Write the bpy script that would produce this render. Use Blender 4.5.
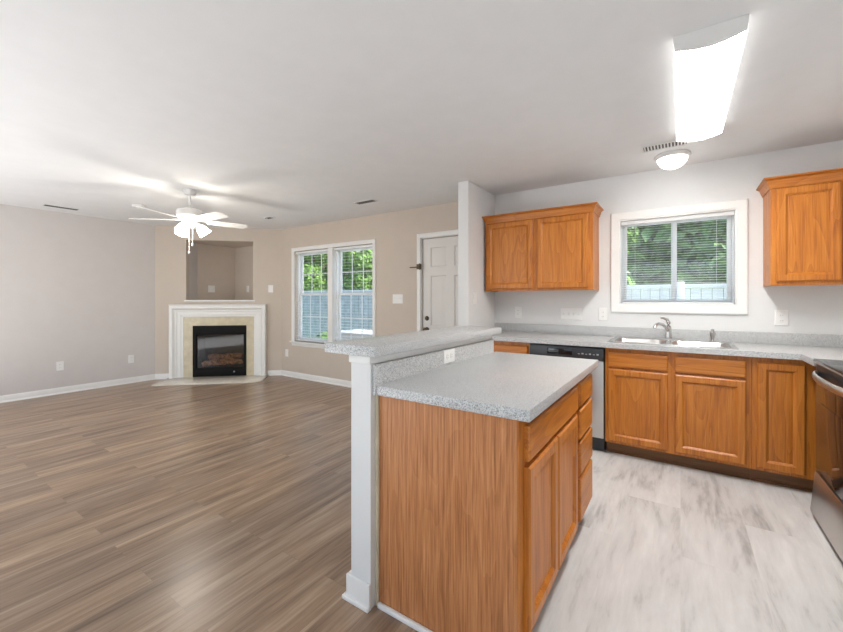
import bpy, bmesh, math, random
from mathutils import Vector, Matrix
PI = math.pi
R = math.radians
random.seed(7)
for o in list(bpy.data.objects):
    bpy.data.objects.remove(o)
S = bpy.context.scene
COL = S.collection

# ------------------------------------------------------------------ camera, sky, sun, big lights, exposure
cam_data = bpy.data.cameras.new('camera')
cam = bpy.data.objects.new('camera', cam_data)
COL.objects.link(cam)
cam.location = (0, 0, 1.26)
cam.rotation_euler = (PI / 2, 0, R(33.81))
cam_data.sensor_width = 36
cam_data.lens = 386.8 * 36 / 843
cam_data.shift_y = -(316 - 299.1) / 843
cam_data.clip_start = 0.02
S.camera = cam
S.view_settings.view_transform = 'Standard'
S.view_settings.look = 'None'
S.view_settings.gamma = 1
S.view_settings.use_curve_mapping = False
S.view_settings.exposure = 0.37

world = bpy.data.worlds.new('sky')
S.world = world
world.use_nodes = True
wn = world.node_tree
wn.nodes.clear()
wo = wn.nodes.new('ShaderNodeOutputWorld')
wb = wn.nodes.new('ShaderNodeBackground')
ws = wn.nodes.new('ShaderNodeTexSky')
ws.sky_type = 'NISHITA'
ws.sun_disc = False
ws.sun_elevation = R(48)
ws.sun_rotation = R(90)
wb.inputs['Strength'].default_value = 0.36
wn.links.new(ws.outputs[0], wb.inputs[0])
wn.links.new(wb.outputs[0], wo.inputs[0])


def lamp(name, kind, loc, rot, energy, color=(1, 1, 1), **kw):
    d = bpy.data.lights.new(name, kind)
    d.energy = energy
    d.color = color
    for k, v in kw.items():
        setattr(d, k, v)
    o = bpy.data.objects.new(name, d)
    COL.objects.link(o)
    o.location = loc
    o.rotation_euler = rot
    return o


lamp('sun', 'SUN', (20, 0, 20), (0, R(45), 0), 6.5, (1, .96, .88), angle=R(1.5))
# fill lights added at the rear openings, standing in for assumed daylight
lamp('rear_left_fill', 'AREA', (-4.9, -3.04, 1.35), (R(90), 0, R(12)), 36, (.88, .94, 1), shape='RECTANGLE', size=2.6, size_y=1.9)
lamp('rear_right_fill', 'AREA', (-0.4, -3.04, 1.2), (R(90), 0, 0), 6, (.76, .88, 1), shape='RECTANGLE', size=2.2, size_y=2.0)
# uplights added behind the camera to brighten the ceiling, no real source
lamp('rear_uplight_fill', 'AREA', (-4.3, -.8, .12), (R(180), 0, 0), 84, (.93, .965, 1), shape='RECTANGLE', size=4.6, size_y=2.4)
lamp('kitchen_uplight_fill', 'AREA', (.45, -1.2, .12), (R(180), 0, 0), 18, (.93, .965, 1), shape='RECTANGLE', size=1.4, size_y=2.4)

FIXTURE_STRENGTH = 33.0
DOME_STRENGTH = 5.0
RAIL_STRENGTH = 1.5
FAN_STRENGTH = 14.0

# ------------------------------------------------------------------ materials
MATS = {}


class NT:
    def __init__(self, name):
        self.m = bpy.data.materials.new(name)
        self.m.use_nodes = True
        self.t = self.m.node_tree
        self.t.nodes.clear()
        self.out = self.n('ShaderNodeOutputMaterial')

    def n(self, typ, **kw):
        x = self.t.nodes.new(typ)
        for k, v in kw.items():
            if k.startswith('i_'):
                x.inputs[k[2:].replace('_', ' ')].default_value = v
            else:
                setattr(x, k, v)
        return x

    def l(self, a, b):
        self.t.links.new(a, b)

    def bsdf(self, **kw):
        b = self.n('ShaderNodeBsdfPrincipled')
        for k, v in kw.items():
            b.inputs[k.replace('_', ' ')].default_value = v
        self.l(b.outputs[0], self.out.inputs[0])
        return b

    def ramp(self, stops):
        r = self.n('ShaderNodeValToRGB')
        e = r.color_ramp.elements
        e[0].position, e[0].color = stops[0][0], (*stops[0][1], 1)
        e[1].position, e[1].color = stops[-1][0], (*stops[-1][1], 1)
        for p, c in stops[1:-1]:
            q = e.new(p)
            q.color = (*c, 1)
        return r

    def coords(self, scale=(1, 1, 1), rand=True):
        tc = self.n('ShaderNodeTexCoord')
        src = tc.outputs['Object']
        if rand:
            oi = self.n('ShaderNodeObjectInfo')
            sc = self.n('ShaderNodeVectorMath', operation='SCALE')
            sc.inputs[0].default_value = (17.3, 29.1, 23.7)
            self.l(oi.outputs['Random'], sc.inputs['Scale'])
            ad = self.n('ShaderNodeVectorMath', operation='ADD')
            self.l(src, ad.inputs[0])
            self.l(sc.outputs[0], ad.inputs[1])
            src = ad.outputs[0]
        mp = self.n('ShaderNodeMapping')
        mp.inputs['Scale'].default_value = scale
        self.l(src, mp.inputs[0])
        return mp.outputs[0]

    def noise(self, vec, scale=5, detail=4, rough=.55, dist=0):
        x = self.n('ShaderNodeTexNoise')
        x.inputs['Scale'].default_value = scale
        x.inputs['Detail'].default_value = detail
        x.inputs['Roughness'].default_value = rough
        x.inputs['Distortion'].default_value = dist
        self.l(vec, x.inputs['Vector'])
        return x.outputs['Fac']

    def math(self, op, a, b):
        x = self.n('ShaderNodeMath', operation=op)
        for i, q in enumerate((a, b)):
            if isinstance(q, (int, float)):
                x.inputs[i].default_value = q
            else:
                self.l(q, x.inputs[i])
        return x.outputs[0]

    def mix(self, fac, a, b, blend='MIX'):
        x = self.n('ShaderNodeMix', data_type='RGBA', blend_type=blend)
        if isinstance(fac, (int, float)):
            x.inputs[0].default_value = fac
        else:
            self.l(fac, x.inputs[0])
        for i, q in ((6, a), (7, b)):
            if isinstance(q, tuple):
                x.inputs[i].default_value = (*q, 1)
            else:
                self.l(q, x.inputs[i])
        return x.outputs[2]

    def bump(self, b, h, strength=.1, dist=.01):
        x = self.n('ShaderNodeBump')
        x.inputs['Strength'].default_value = strength
        x.inputs['Distance'].default_value = dist
        self.l(h, x.inputs['Height'])
        self.l(x.outputs[0], b.inputs['Normal'])


def plain(name, col, rough=.5, metal=0, var=.03, nscale=6, bump=0, bscale=200, **kw):
    t = NT(name)
    b = t.bsdf(Roughness=rough, Metallic=metal, **kw)
    v = t.coords()
    f = t.noise(v, nscale, 3)
    lo = tuple(max(0, c * (1 - var)) for c in col)
    hi = tuple(min(1, c * (1 + var)) for c in col)
    r = t.ramp([(.3, lo), (.7, hi)])
    t.l(f, r.inputs[0])
    t.l(r.outputs[0], b.inputs['Base Color'])
    if bump:
        t.bump(b, t.noise(v, bscale, 2), bump, .002)
    MATS[name] = t.m
    return t.m


def emit(name, col, strength):
    t = NT(name)
    e = t.n('ShaderNodeEmission')
    e.inputs[0].default_value = (*col, 1)
    e.inputs[1].default_value = strength
    t.l(e.outputs[0], t.out.inputs[0])
    MATS[name] = t.m
    return t.m


def oak(name, axis, dark, mid, light, rough=.38, wt=(.45, .43, .12)):
    t = NT(name)
    b = t.bsdf(Roughness=rough)
    s1 = [14, 14, 14]
    s2 = [160, 160, 160]
    s3 = [5, 5, 5]
    s1[axis] = .9
    s2[axis] = 5
    s3[axis] = .7
    n1 = t.noise(t.coords(tuple(s1)), 1, 4, .6, 1.2)
    n2 = t.noise(t.coords(tuple(s2)), 1, 3, .6)
    n3 = t.noise(t.coords(tuple(s3)), 1, 2, .5, .8)
    # cathedral rings
    w = t.math('FRACT', t.math('MULTIPLY', n3, 9.0), 0)
    a = t.math('ADD', t.math('MULTIPLY', n1, wt[0]), t.math('MULTIPLY', n2, wt[1]))
    a = t.math('ADD', a, t.math('MULTIPLY', w, wt[2]))
    r = t.ramp([(.30, dark), (.50, mid), (.72, light)])
    t.l(a, r.inputs[0])
    t.l(r.outputs[0], b.inputs['Base Color'])
    t.bump(b, n2, .08, .002)
    MATS[name] = t.m


DK, MD, LT = (.30, .080, .009), (.51, .165, .018), (.64, .250, .040)
oak('oak_z', 2, DK, MD, LT)
oak('oak_x', 0, DK, MD, LT)
oak('oak_y', 1, DK, MD, LT)
oak('oak_end', 2, (.28, .10, .032), (.49, .195, .07), (.64, .30, .125), .45, (.22, .72, .06))
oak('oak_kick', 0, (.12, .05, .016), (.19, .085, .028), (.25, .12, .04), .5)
plain('oak_gap', (.12, .05, .02), .6)

plain('paint_ceiling', (.79, .79, .79), .9, bump=.06, bscale=120, var=.015)
plain('paint_tan', (.61, .53, .455), .8, bump=.04, bscale=160, var=.015)
plain('tan_daylit', (.655, .615, .595), .8, bump=.04, bscale=160, var=.015)  # tan wall paint with cool window daylight put into its colour
plain('paint_white', (.76, .76, .755), .75, bump=.04, bscale=160, var=.012)
plain('trim_white', (.84, .83, .81), .4, var=.015)
plain('door_white', (.74, .71, .68), .4, var=.015)
plain('plastic_white', (.86, .85, .83), .35, var=.01)
plain('plastic_slot', (.12, .12, .12), .5)
plain('vinyl_white', (.85, .86, .86), .35, var=.01)
plain('blind_white', (.80, .81, .81), .5, var=.01)
plain('marble_hearth', (.72, .66, .57), .15, var=.10, nscale=9)
plain('marble_tan', (.62, .54, .385), .2, var=.12, nscale=9)
plain('black_metal', (.008, .007, .007), .6, Specular_IOR_Level=.15)
plain('firebrick', (.09, .075, .06), .9, var=.25, nscale=20)
plain('log_bark', (.30, .15, .075), .9, var=.6, nscale=30, bump=.6, bscale=60)
plain('ember', (.16, .10, .06), .95, var=.6, nscale=60)
plain('stainless', (.56, .545, .53), .33, 1, var=.05, nscale=3)
plain('chrome', (.72, .72, .72), .14, 1, var=.02)
plain('faucet_nickel', (.60, .59, .58), .2, 1, var=.02)
plain('black_plastic', (.028, .030, .034), .35)
plain('black_glass', (.012, .012, .013), .06)
plain('oven_glass', (.02, .016, .014), .05)
plain('button_grey', (.35, .36, .37), .4)
plain('ring_grey', (.10, .10, .105), .2)
plain('bronze', (.10, .075, .05), .4, .8)
plain('vent_white', (.76, .75, .73), .5)
plain('vent_dark', (.13, .12, .11), .8)
plain('fan_white', (.80, .79, .77), .4)
plain('brass', (.65, .50, .26), .3, 1)
plain('transition', (.30, .24, .18), .4, var=.1)
plain('fence_white', (.84, .86, .84), .5, var=.05)
plain('fence_grey', (.40, .45, .48), .7, var=.2, nscale=8)
plain('siding_white', (.66, .66, .67), .5, var=.04)
plain('bark', (.16, .11, .07), .9, var=.4, nscale=15)
plain('grass', (.10, .20, .04), .9, var=.5, nscale=30)

t = NT('leaf')
b = t.bsdf(Roughness=.55)
r = t.ramp([(.28, (.055, .13, .020)), (.5, (.16, .31, .050)), (.75, (.36, .52, .12))])
t.l(t.noise(t.coords(), 3.0, 5, .7), r.inputs[0])
t.l(r.outputs[0], b.inputs['Base Color'])
MATS['leaf'] = t.m
t = NT('leaf_dark')
b = t.bsdf(Roughness=.55)
r = t.ramp([(.28, (.06, .13, .03)), (.5, (.14, .27, .07)), (.75, (.30, .44, .15))])
t.l(t.noise(t.coords(), 3.0, 5, .7), r.inputs[0])
t.l(r.outputs[0], b.inputs['Base Color'])
MATS['leaf_dark'] = t.m

# clear window glass
t = NT('glass')
mx = t.n('ShaderNodeMixShader')
mx.inputs[0].default_value = .05
tr = t.n('ShaderNodeBsdfTransparent')
tr.inputs[0].default_value = (.97, .985, .98, 1)
gl = t.n('ShaderNodeBsdfGlossy')
gl.inputs['Roughness'].default_value = .02
t.l(tr.outputs[0], mx.inputs[1])
t.l(gl.outputs[0], mx.inputs[2])
t.l(mx.outputs[0], t.out.inputs[0])
MATS['glass'] = t.m

t = NT('fire_glass')
mx = t.n('ShaderNodeMixShader')
mx.inputs[0].default_value = .035
tr = t.n('ShaderNodeBsdfTransparent')
tr.inputs[0].default_value = (.86, .84, .82, 1)
gl = t.n('ShaderNodeBsdfGlossy')
gl.inputs['Roughness'].default_value = .05
t.l(tr.outputs[0], mx.inputs[1])
t.l(gl.outputs[0], mx.inputs[2])
t.l(mx.outputs[0], t.out.inputs[0])
MATS['fire_glass'] = t.m

# speckled grey laminate
t = NT('laminate')
b = t.bsdf(Roughness=.28)
v = t.coords(rand=False)
n1 = t.noise(v, 260, 3, .6)
n2 = t.noise(v, 600, 2, .5)
n3 = t.noise(v, 5, 3, .5)
a = t.math('ADD', t.math('MULTIPLY', n1, .6), t.math('MULTIPLY', n2, .4))
r = t.ramp([(.39, (.10, .115, .135)), (.475, (.49, .495, .495)), (.58, (.74, .735, .725))])
t.l(a, r.inputs[0])
r3 = t.ramp([(.3, (.94, .94, .94)), (.7, (1, 1, 1))])
t.l(n3, r3.inputs[0])
t.l(t.mix(1.0, r.outputs[0], r3.outputs[0], 'MULTIPLY'), b.inputs['Base Color'])
MATS['laminate'] = t.m


def planks(name, width, length, c1, c2, gap, stops, grain, rough, gapw=.0015):
    t = NT(name)
    b = t.bsdf(Roughness=rough)
    tc = t.n('ShaderNodeTexCoord')
    sep = t.n('ShaderNodeSeparateXYZ')
    t.l(tc.outputs['Object'], sep.inputs[0])
    cmb = t.n('ShaderNodeCombineXYZ')
    t.l(sep.outputs['Y'], cmb.inputs['X'])
    t.l(sep.outputs['X'], cmb.inputs['Y'])
    br = t.n('ShaderNodeTexBrick')
    br.offset = .37
    br.offset_frequency = 2
    br.inputs['Scale'].default_value = 1
    br.inputs['Mortar Size'].default_value = gapw
    br.inputs['Mortar Smooth'].default_value = .3
    br.inputs['Bias'].default_value = 0
    br.inputs['Brick Width'].default_value = length
    br.inputs['Row Height'].default_value = width
    br.inputs['Color1'].default_value = (0, 0, 0, 1)
    br.inputs['Color2'].default_value = (1, 1, 1, 1)
    br.inputs['Mortar'].default_value = (.5, .5, .5, 1)
    t.l(cmb.outputs[0], br.inputs['Vector'])
    # per plank random shifts the grain
    sh = t.n('ShaderNodeVectorMath', operation='SCALE')
    sh.inputs[0].default_value = (11.0, 37.0, 5.0)
    bw = t.n('ShaderNodeRGBToBW')
    t.l(br.outputs['Color'], bw.inputs[0])
    t.l(bw.outputs[0], sh.inputs['Scale'])
    ad = t.n('ShaderNodeVectorMath', operation='ADD')
    t.l(tc.outputs['Object'], ad.inputs[0])
    t.l(sh.outputs[0], ad.inputs[1])

    def mp(s):
        m = t.n('ShaderNodeMapping')
        m.inputs['Scale'].default_value = s
        t.l(ad.outputs[0], m.inputs[0])
        return m.outputs[0]
    na = t.noise(mp(grain[0]), 1, 5, .62, .6)
    nb = t.noise(mp(grain[1]), 1, 3, .6)
    a = t.math('ADD', t.math('MULTIPLY', na, .7), t.math('MULTIPLY', nb, .3))
    r = t.ramp(stops)
    t.l(a, r.inputs[0])
    tint = t.mix(bw.outputs[0], c1, c2)
    c = t.mix(1.0, r.outputs[0], tint, 'MULTIPLY')
    c = t.mix(br.outputs['Fac'], c, gap)
    t.l(c, b.inputs['Base Color'])
    t.bump(b, nb, .05, .002)
    MATS[name] = t.m


planks('floor_wood', .15, 1.22, (.90, .91, .93), (1.07, 1.05, 1.01), (.22, .16, .11),
       [(.33, (.145, .094, .062)), (.50, (.32, .215, .143)), (.66, (.48, .355, .25))],
       ((13, 1.0, 13), (80, 3.5, 80)), .29, .0008)
planks('floor_vinyl', .30, 1.4, (.95, .95, .95), (1.03, 1.03, 1.03), (.62, .60, .58),
       [(.32, (.38, .365, .355)), (.46, (.635, .62, .605)), (.66, (.76, .75, .735))],
       ((7, 1.6, 7), (34, 4, 34)), .36, .0008)


# ------------------------------------------------------------------ mesh helpers
def frame(o, x, out):
    """local x -> x, local y -> out, local z -> up"""
    x = Vector(x).normalized()
    y = Vector(out).normalized()
    m = Matrix((x, y, (0, 0, 1))).transposed().to_4x4()
    m.translation = Vector(o)
    return m


class MB:
    def __init__(self, M=None):
        self.bm = bmesh.new()
        self.M = M or Matrix.Identity(4)

    def _merge(self, b):
        me = bpy.data.meshes.new('t')
        bmesh.ops.recalc_face_normals(b, faces=b.faces)
        b.to_mesh(me)
        b.free()
        self.bm.from_mesh(me)
        bpy.data.meshes.remove(me)

    def box(self, x0, x1, y0, y1, z0, z1, bev=0, seg=2):
        b = bmesh.new()
        vs = [b.verts.new((x, y, z)) for x in (x0, x1) for y in (y0, y1) for z in (z0, z1)]
        for f in ((0, 1, 3, 2), (4, 6, 7, 5), (0, 4, 5, 1), (2, 3, 7, 6), (0, 2, 6, 4), (1, 5, 7, 3)):
            b.faces.new([vs[i] for i in f])
        if bev:
            bmesh.ops.bevel(b, geom=b.edges[:], offset=bev, segments=seg, profile=.5, affect='EDGES')
        self._merge(b)
        return self

    def prism(self, poly, z0, z1, bev=0, ax='z'):
        b = bmesh.new()
        def pt(p, h):
            return {'z': (p[0], p[1], h), 'x': (h, p[0], p[1]), 'y': (p[0], h, p[1])}[ax]
        lo = [b.verts.new(pt(p, z0)) for p in poly]
        hi = [b.verts.new(pt(p, z1)) for p in poly]
        n = len(poly)
        b.faces.new(lo[::-1])
        b.faces.new(hi)
        for i in range(n):
            b.faces.new((lo[i], lo[(i + 1) % n], hi[(i + 1) % n], hi[i]))
        if bev:
            bmesh.ops.recalc_face_normals(b, faces=b.faces)
            bmesh.ops.bevel(b, geom=b.edges[:], offset=bev, segments=2, profile=.5, affect='EDGES')
        self._merge(b)
        return self

    def rings(self, rings, cap0=True, cap1=True, closed=False):
        """loft rings (lists of points, same count)"""
        b = bmesh.new()
        vv = [[b.verts.new(p) for p in r] for r in rings]
        n = len(rings[0])
        m = len(vv)
        for i in range(m if closed else m - 1):
            q = vv[(i + 1) % m]
            for j in range(n):
                b.faces.new((vv[i][j], vv[i][(j + 1) % n], q[(j + 1) % n], q[j]))
        if not closed:
            if cap0:
                b.faces.new(vv[0][::-1])
            if cap1:
                b.faces.new(vv[-1])
        self._merge(b)
        return self

    def rect_rings(self, w0, w1, h0, h1, prof, cap0=True, cap1=True):
        """prof: (inset, out) ; x width, z height, y out"""
        rs = []
        for ins, o in prof:
            rs.append([(w0 + ins, o, h0 + ins), (w1 - ins, o, h0 + ins), (w1 - ins, o, h1 - ins), (w0 + ins, o, h1 - ins)])
        return self.rings(rs, cap0, cap1)

    def lathe(self, prof, c, n=24, axis=(0, 0, 1), cap0=True, cap1=True):
        a = Vector(axis).normalized()
        q = a.to_track_quat('Z', 'Y')
        rs = []
        for rr, h in prof:
            rs.append([tuple(Vector(c) + q @ Vector((rr * math.cos(2 * PI * k / n), rr * math.sin(2 * PI * k / n), h))) for k in range(n)])
        return self.rings(rs, cap0, cap1)

    def cyl(self, p, q, r, n=16, r2=None):
        p, q = Vector(p), Vector(q)
        return self.lathe([(r, 0), (r if r2 is None else r2, (q - p).length)], p, n, q - p)

    def tube(self, pts, r, n=10, flat=1.0):
        pts = [Vector(p) for p in pts]
        rs = []
        up = Vector((0, 0, 1))
        for i, p in enumerate(pts):
            d = (pts[min(i + 1, len(pts) - 1)] - pts[max(i - 1, 0)]).normalized()
            s = d.cross(up)
            if s.length < 1e-3:
                s = d.cross(Vector((1, 0, 0)))
            s.normalize()
            u = s.cross(d).normalized()
            rr = r[i] if isinstance(r, (list, tuple)) else r
            rs.append([tuple(p + s * rr * flat * math.cos(2 * PI * k / n) + u * rr * math.sin(2 * PI * k / n)) for k in range(n)])
        return self.rings(rs)

    def quad(self, a, b_, c, d):
        vs = [self.bm.verts.new(p) for p in (a, b_, c, d)]
        self.bm.faces.new(vs)
        return self

    def build(self, name, mat, parent=None, smooth=True, ang=35, loc=None):
        bm = self.bm
        bm.transform(self.M)
        base = Vector((0, 0, 0))
        if parent is not None:
            base = Vector(ORIGIN[parent.name])
        if loc is not None:
            base = Vector(loc)
        bmesh.ops.translate(bm, verts=bm.verts, vec=-base)
        me = bpy.data.meshes.new(name)
        if self.M.to_3x3().determinant() < 0:
            bmesh.ops.reverse_faces(bm, faces=bm.faces)
        bm.to_mesh(me)
        bm.free()
        me.materials.append(MATS[mat])
        if smooth:
            for p in me.polygons:
                p.use_smooth = True
            me.set_sharp_from_angle(angle=R(ang))
        o = bpy.data.objects.new(name, me)
        COL.objects.link(o)
        if parent is not None:
            o.parent = parent
        if loc is not None:
            if parent is not None:
                o.location = base - Vector(ORIGIN[parent.name])
            else:
                o.location = base
        ORIGIN[o.name] = tuple(base)
        return o


ORIGIN = {}


def thing(name, loc, label, cat, group=None):
    o = bpy.data.objects.new(name, None)
    o.empty_display_size = .1
    COL.objects.link(o)
    o.location = loc
    ORIGIN[o.name] = tuple(loc)
    tag(o, label, cat, group)
    return o


def tag(o, label, cat, group=None):
    o['label'] = label
    o['category'] = cat
    if group:
        o['group'] = group
    return o


def struct_root(name, loc):
    o = bpy.data.objects.new(name, None)
    COL.objects.link(o)
    o.location = loc
    ORIGIN[o.name] = tuple(loc)
    o['kind'] = 'structure'
    return o


def struct(o):
    o['kind'] = 'structure'
    return o


def grid_wall(mb, x0, x1, z0, z1, y0, y1, holes):
    """boxes around rectangular holes (hx0,hx1,hz0,hz1)"""
    xs = sorted({x0, x1, *[h[0] for h in holes], *[h[1] for h in holes]})
    for a, c in zip(xs, xs[1:]):
        hs = sorted([h for h in holes if h[0] <= a + 1e-6 and h[1] >= c - 1e-6], key=lambda h: h[2])
        z = z0
        for h in hs:
            if h[2] > z + 1e-6:
                mb.box(a, c, y0, y1, z, h[2])
            z = h[3]
        if z < z1 - 1e-6:
            mb.box(a, c, y0, y1, z, z1)
    return mb


# ------------------------------------------------------------------ room shell
H = 2.416
XL, XR, YK, YR = -6.866, 1.32, 4.04, -3.1
A = Vector((-6.866, 2.722, 0))
B = Vector((-5.4965, 4.04, 0))
D = (B - A).normalized()
NB = Vector((-D.y, D.x, 0))          # into the diagonal wall
LEN = (B - A).length
FD = frame(A, D, -NB)                # local: x along wall, y out into room, z up
XS0, XS1, YS = -1.831, -1.718, 3.384

m = MB()
m.prism([(XL - .15, YR - .15), (-.60, YR - .15), (-.60, 1.235), (-1.05, 1.235), (-1.05, 2.46), (-1.775, 2.46), (-1.775, YK + .1), (XL - .15, YK + .1)], -.06, 0)
struct(m.build('floor', 'floor_wood', smooth=False))
m = MB()
m.prism([(-.60, YR - .15), (XR + .1, YR - .15), (XR + .1, YK + .1), (-1.775, YK + .1), (-1.775, 2.46), (-1.05, 2.46), (-1.05, 1.235), (-.60, 1.235)], -.06, 0)
struct(m.build('floor', 'floor_vinyl', smooth=False))
struct(MB().box(-.62, -.58, YR, 1.20, 0, .006, .002).build('trim_1', 'transition'))

struct(MB().box(XL - .15, XR + .15, YR - .15, YK + .15, H, H + .12).build('ceiling', 'paint_ceiling', smooth=False))
struct(MB().box(XL - .12, XL, YR, YK + .12, 0, H).build('wall_left', 'tan_daylit', smooth=False))
struct(MB().box(XR, XR + .12, YR - .12, YK + .12, 0, H).build('wall_right', 'paint_white', smooth=False))

W1 = (-.479, .381, 1.203, 1.998)                 # kitchen window opening
W2 = (-5.165, -3.51, .585, 2.025)                # living room window opening
DR = (-2.715, -1.90, 0, 2.03)                    # back door opening
m = grid_wall(MB(), XL - .12, -1.775, 0, H, YK, YK + .14, [W2, DR])
struct(m.build('wall_back', 'paint_tan', smooth=False))
m = grid_wall(MB(), -1.775, XR + .12, 0, H, YK, YK + .14, [W1])
struct(m.build('wall_kitchen', 'paint_white', smooth=False))
m = MB().box(XS0, XS1, YS, YK, 0, H, .004)
struct(m.build('wall_stub', 'paint_white', smooth=False))
RW1 = (-5.5, -2.9, .4, 2.3)
RW2 = (-1.5, .7, .1, 2.2)
m = grid_wall(MB(), XL - .12, XR + .12, 0, H, YR - .12, YR, [RW1, RW2])
struct(m.build('wall_rear', 'tan_daylit', smooth=False))

# diagonal fireplace wall with the niche and the firebox opening
NI = (.447, 1.454, 1.245, 2.205)
FB = (.555, 1.357, .03, .835)
m = grid_wall(MB(FD), -.02, LEN + .02, 0, H, -.125, 0, [NI, FB])
struct(m.build('wall_fireplace', 'paint_tan', smooth=False))
# nook behind it: shelf and ceiling, corner walls in the tan paint
cor = Vector((XL, YK, 0))
A2 = A - D * .1
B2 = B + D * .1
P = [A + NB * .12, B + NB * .12]
tri = [(XL, A.y + .2), (P[0].x, P[0].y), (P[1].x, P[1].y), (B.x - .17, YK), (XL, YK)]
struct(MB().prism(tri, 1.18, 1.243).build('wall_niche_floor', 'paint_tan', smooth=False))
struct(MB().prism(tri, 2.206, 2.26).build('wall_niche_ceiling', 'paint_tan', smooth=False))
m = MB().box(XL, XL + .008, A.y + .17, YK, 1.243, 2.206)
m.box(XL + .008, B.x - .17, YK - .008, YK, 1.243, 2.206)
struct(m.build('wall_niche', 'paint_tan', smooth=False))
m = MB(FD).box(NI[0] - .03, NI[0], -.455, -.12, 1.243, 2.206)
m.box(NI[1], NI[1] + .03, -.44, -.12, 1.243, 2.206)
struct(m.build('wall_niche_jamb', 'tan_daylit', smooth=False))
# niche sill and corner bead
m = MB(FD).box(NI[0] - .02, NI[1] + .03, -.125, .02, 1.222, 1.246, .004)
struct(m.build('trim_2', 'trim_white'))

# half wall under the breakfast bar
PW = (-1.153, -1.046, 1.19, 2.405)
struct(MB().box(*PW, 0, 1.03).build('wall_half', 'paint_white', smooth=False))
m = MB().box(PW[0] - .008, PW[1] + .004, PW[2] - .008, PW[3], .995, 1.03, .003)
struct(m.build('trim_3', 'trim_white'))


def baseboard(name, M, x0, x1, h=.085, e0=0, e1=0):
    m = MB(M)
    prof = [(0, 0), (.026, 0), (.026, .008), (.014, .022), (.014, h - .018), (.006, h), (0, h)]
    m.prism([(p[0], p[1]) for p in prof], x0, x1, ax='x')
    return struct(m.build(name, 'trim_white'))


# local frames: x along wall, y out
baseboard('baseboard_left', frame((XL, 0, 0), (0, 1, 0), (1, 0, 0)), YR, A.y + .01)
baseboard('baseboard_fireplace', FD, 0, .212)
baseboard('baseboard_fireplace', FD, 1.682, LEN)
FBK = frame((0, YK, 0), (1, 0, 0), (0, -1, 0))
baseboard('baseboard_back', FBK, B.x, -2.762)
m = MB()
hh = .105
for (x0, x1, y0, y1) in ((PW[0] - .018, PW[1] + .004, PW[2] - .014, PW[2]), (PW[0] - .018, PW[0], PW[2], PW[3])):
    m.box(x0, x1, y0, y1, 0, hh, .004)
    m.box(x0 - .015, x1 + (.002 if x1 > PW[0] else 0), y0 - .011, y1, 0, .017, .004)
struct(m.build('baseboard_half', 'trim_white'))

# ------------------------------------------------------------------ windows
def blind(name, x0, x1, z0, z1, y, pitch, depth, tilt, label):
    t = thing(name, ((x0 + x1) / 2, y, z1), label, 'blind')
    MB().box(x0, x1, y - depth * .7, y + depth * .7, z1 - .035, z1, .003).build('headrail', 'blind_white', t)
    m = MB()
    z = z0 + .035
    s, c = math.sin(tilt) * depth / 2, math.cos(tilt) * depth / 2
    while z < z1 - .045:
        pr = [(y - c, z - s), (y, z + .0016), (y + c, z + s), (y + c, z + s - .0006), (y, z + .001), (y - c, z - s - .0006)]
        m.prism(pr, x0 + .004, x1 - .004, ax='x')
        z += pitch
    m.build('slats', 'blind_white', t)
    MB().box(x0 + .002, x1 - .002, y - depth * .5, y + depth * .5, z0, z0 + .016, .003).build('bottom_rail', 'blind_white', t)
    for fx in (.14, .86):
        xx = x0 + (x1 - x0) * fx
        MB().box(xx - .001, xx + .001, y - depth * .55, y - depth * .52, z0 + .01, z1 - .03).build('ladder_cord', 'blind_white', t)
    MB().cyl((x0 + .05, y - depth * .8, z1 - .02), (x0 + .05, y - depth * .9, z1 - .02 - (z1 - z0) * .55), .003, 8).build('tilt_wand', 'blind_white', t)
    return t


def ring_frame(m, x0, x1, z0, z1, w, y0, y1, bev=.003):
    m.box(x0, x1, y0, y1, z1 - w, z1, bev)
    m.box(x0, x1, y0, y1, z0, z0 + w, bev)
    m.box(x0, x0 + w, y0, y1, z0 + w, z1 - w, bev)
    m.box(x1 - w, x1, y0, y1, z0 + w, z1 - w, bev)
    return m


# window_1: the kitchen slider
w = struct_root('window_1', (-.05, YK, 1.2))
m = MB()
prof = [(-.068, .0), (-.068, .017), (-.060, .021), (-.02, .014), (-.006, .012), (0, .008), (0, 0)]
mm = MB(FBK)
mm.rings([[(W1[0] + i, o, W1[2] + i), (W1[1] - i, o, W1[2] + i), (W1[1] - i, o, W1[3] - i), (W1[0] + i, o, W1[3] - i)] for i, o in prof], closed=True)
mm.build('casing', 'trim_white', w)
m = MB()
ring_frame(m, W1[0], W1[1], W1[2], W1[3], .012, YK - .005, YK + .07, .001)
m.build('jamb', 'trim_white', w)
m = ring_frame(MB(), W1[0], W1[1], W1[2], W1[3], .026, YK + .07, YK + .135)
m.build('window_frame', 'vinyl_white', w)
xm = -.049
for k, (a, c, yy) in enumerate(((W1[0] + .026, xm + .022, YK + .085), (xm - .022, W1[1] - .026, YK + .112))):
    s = ring_frame(MB(), a, c, W1[2] + .026, W1[3] - .026, .030, yy, yy + .022).build('sash', 'vinyl_white', w)
    MB().box(a + .029, c - .029, yy + .009, yy + .013, W1[2] + .055, W1[3] - .055).build('pane', 'glass', s, smooth=False)
blind('window_blind', W1[0] + .014, W1[1] - .014, W1[2] + .013, W1[3] - .013, YK + .035, .0215, .025, R(8), 'white mini blind filling the kitchen window above the sink')

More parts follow.
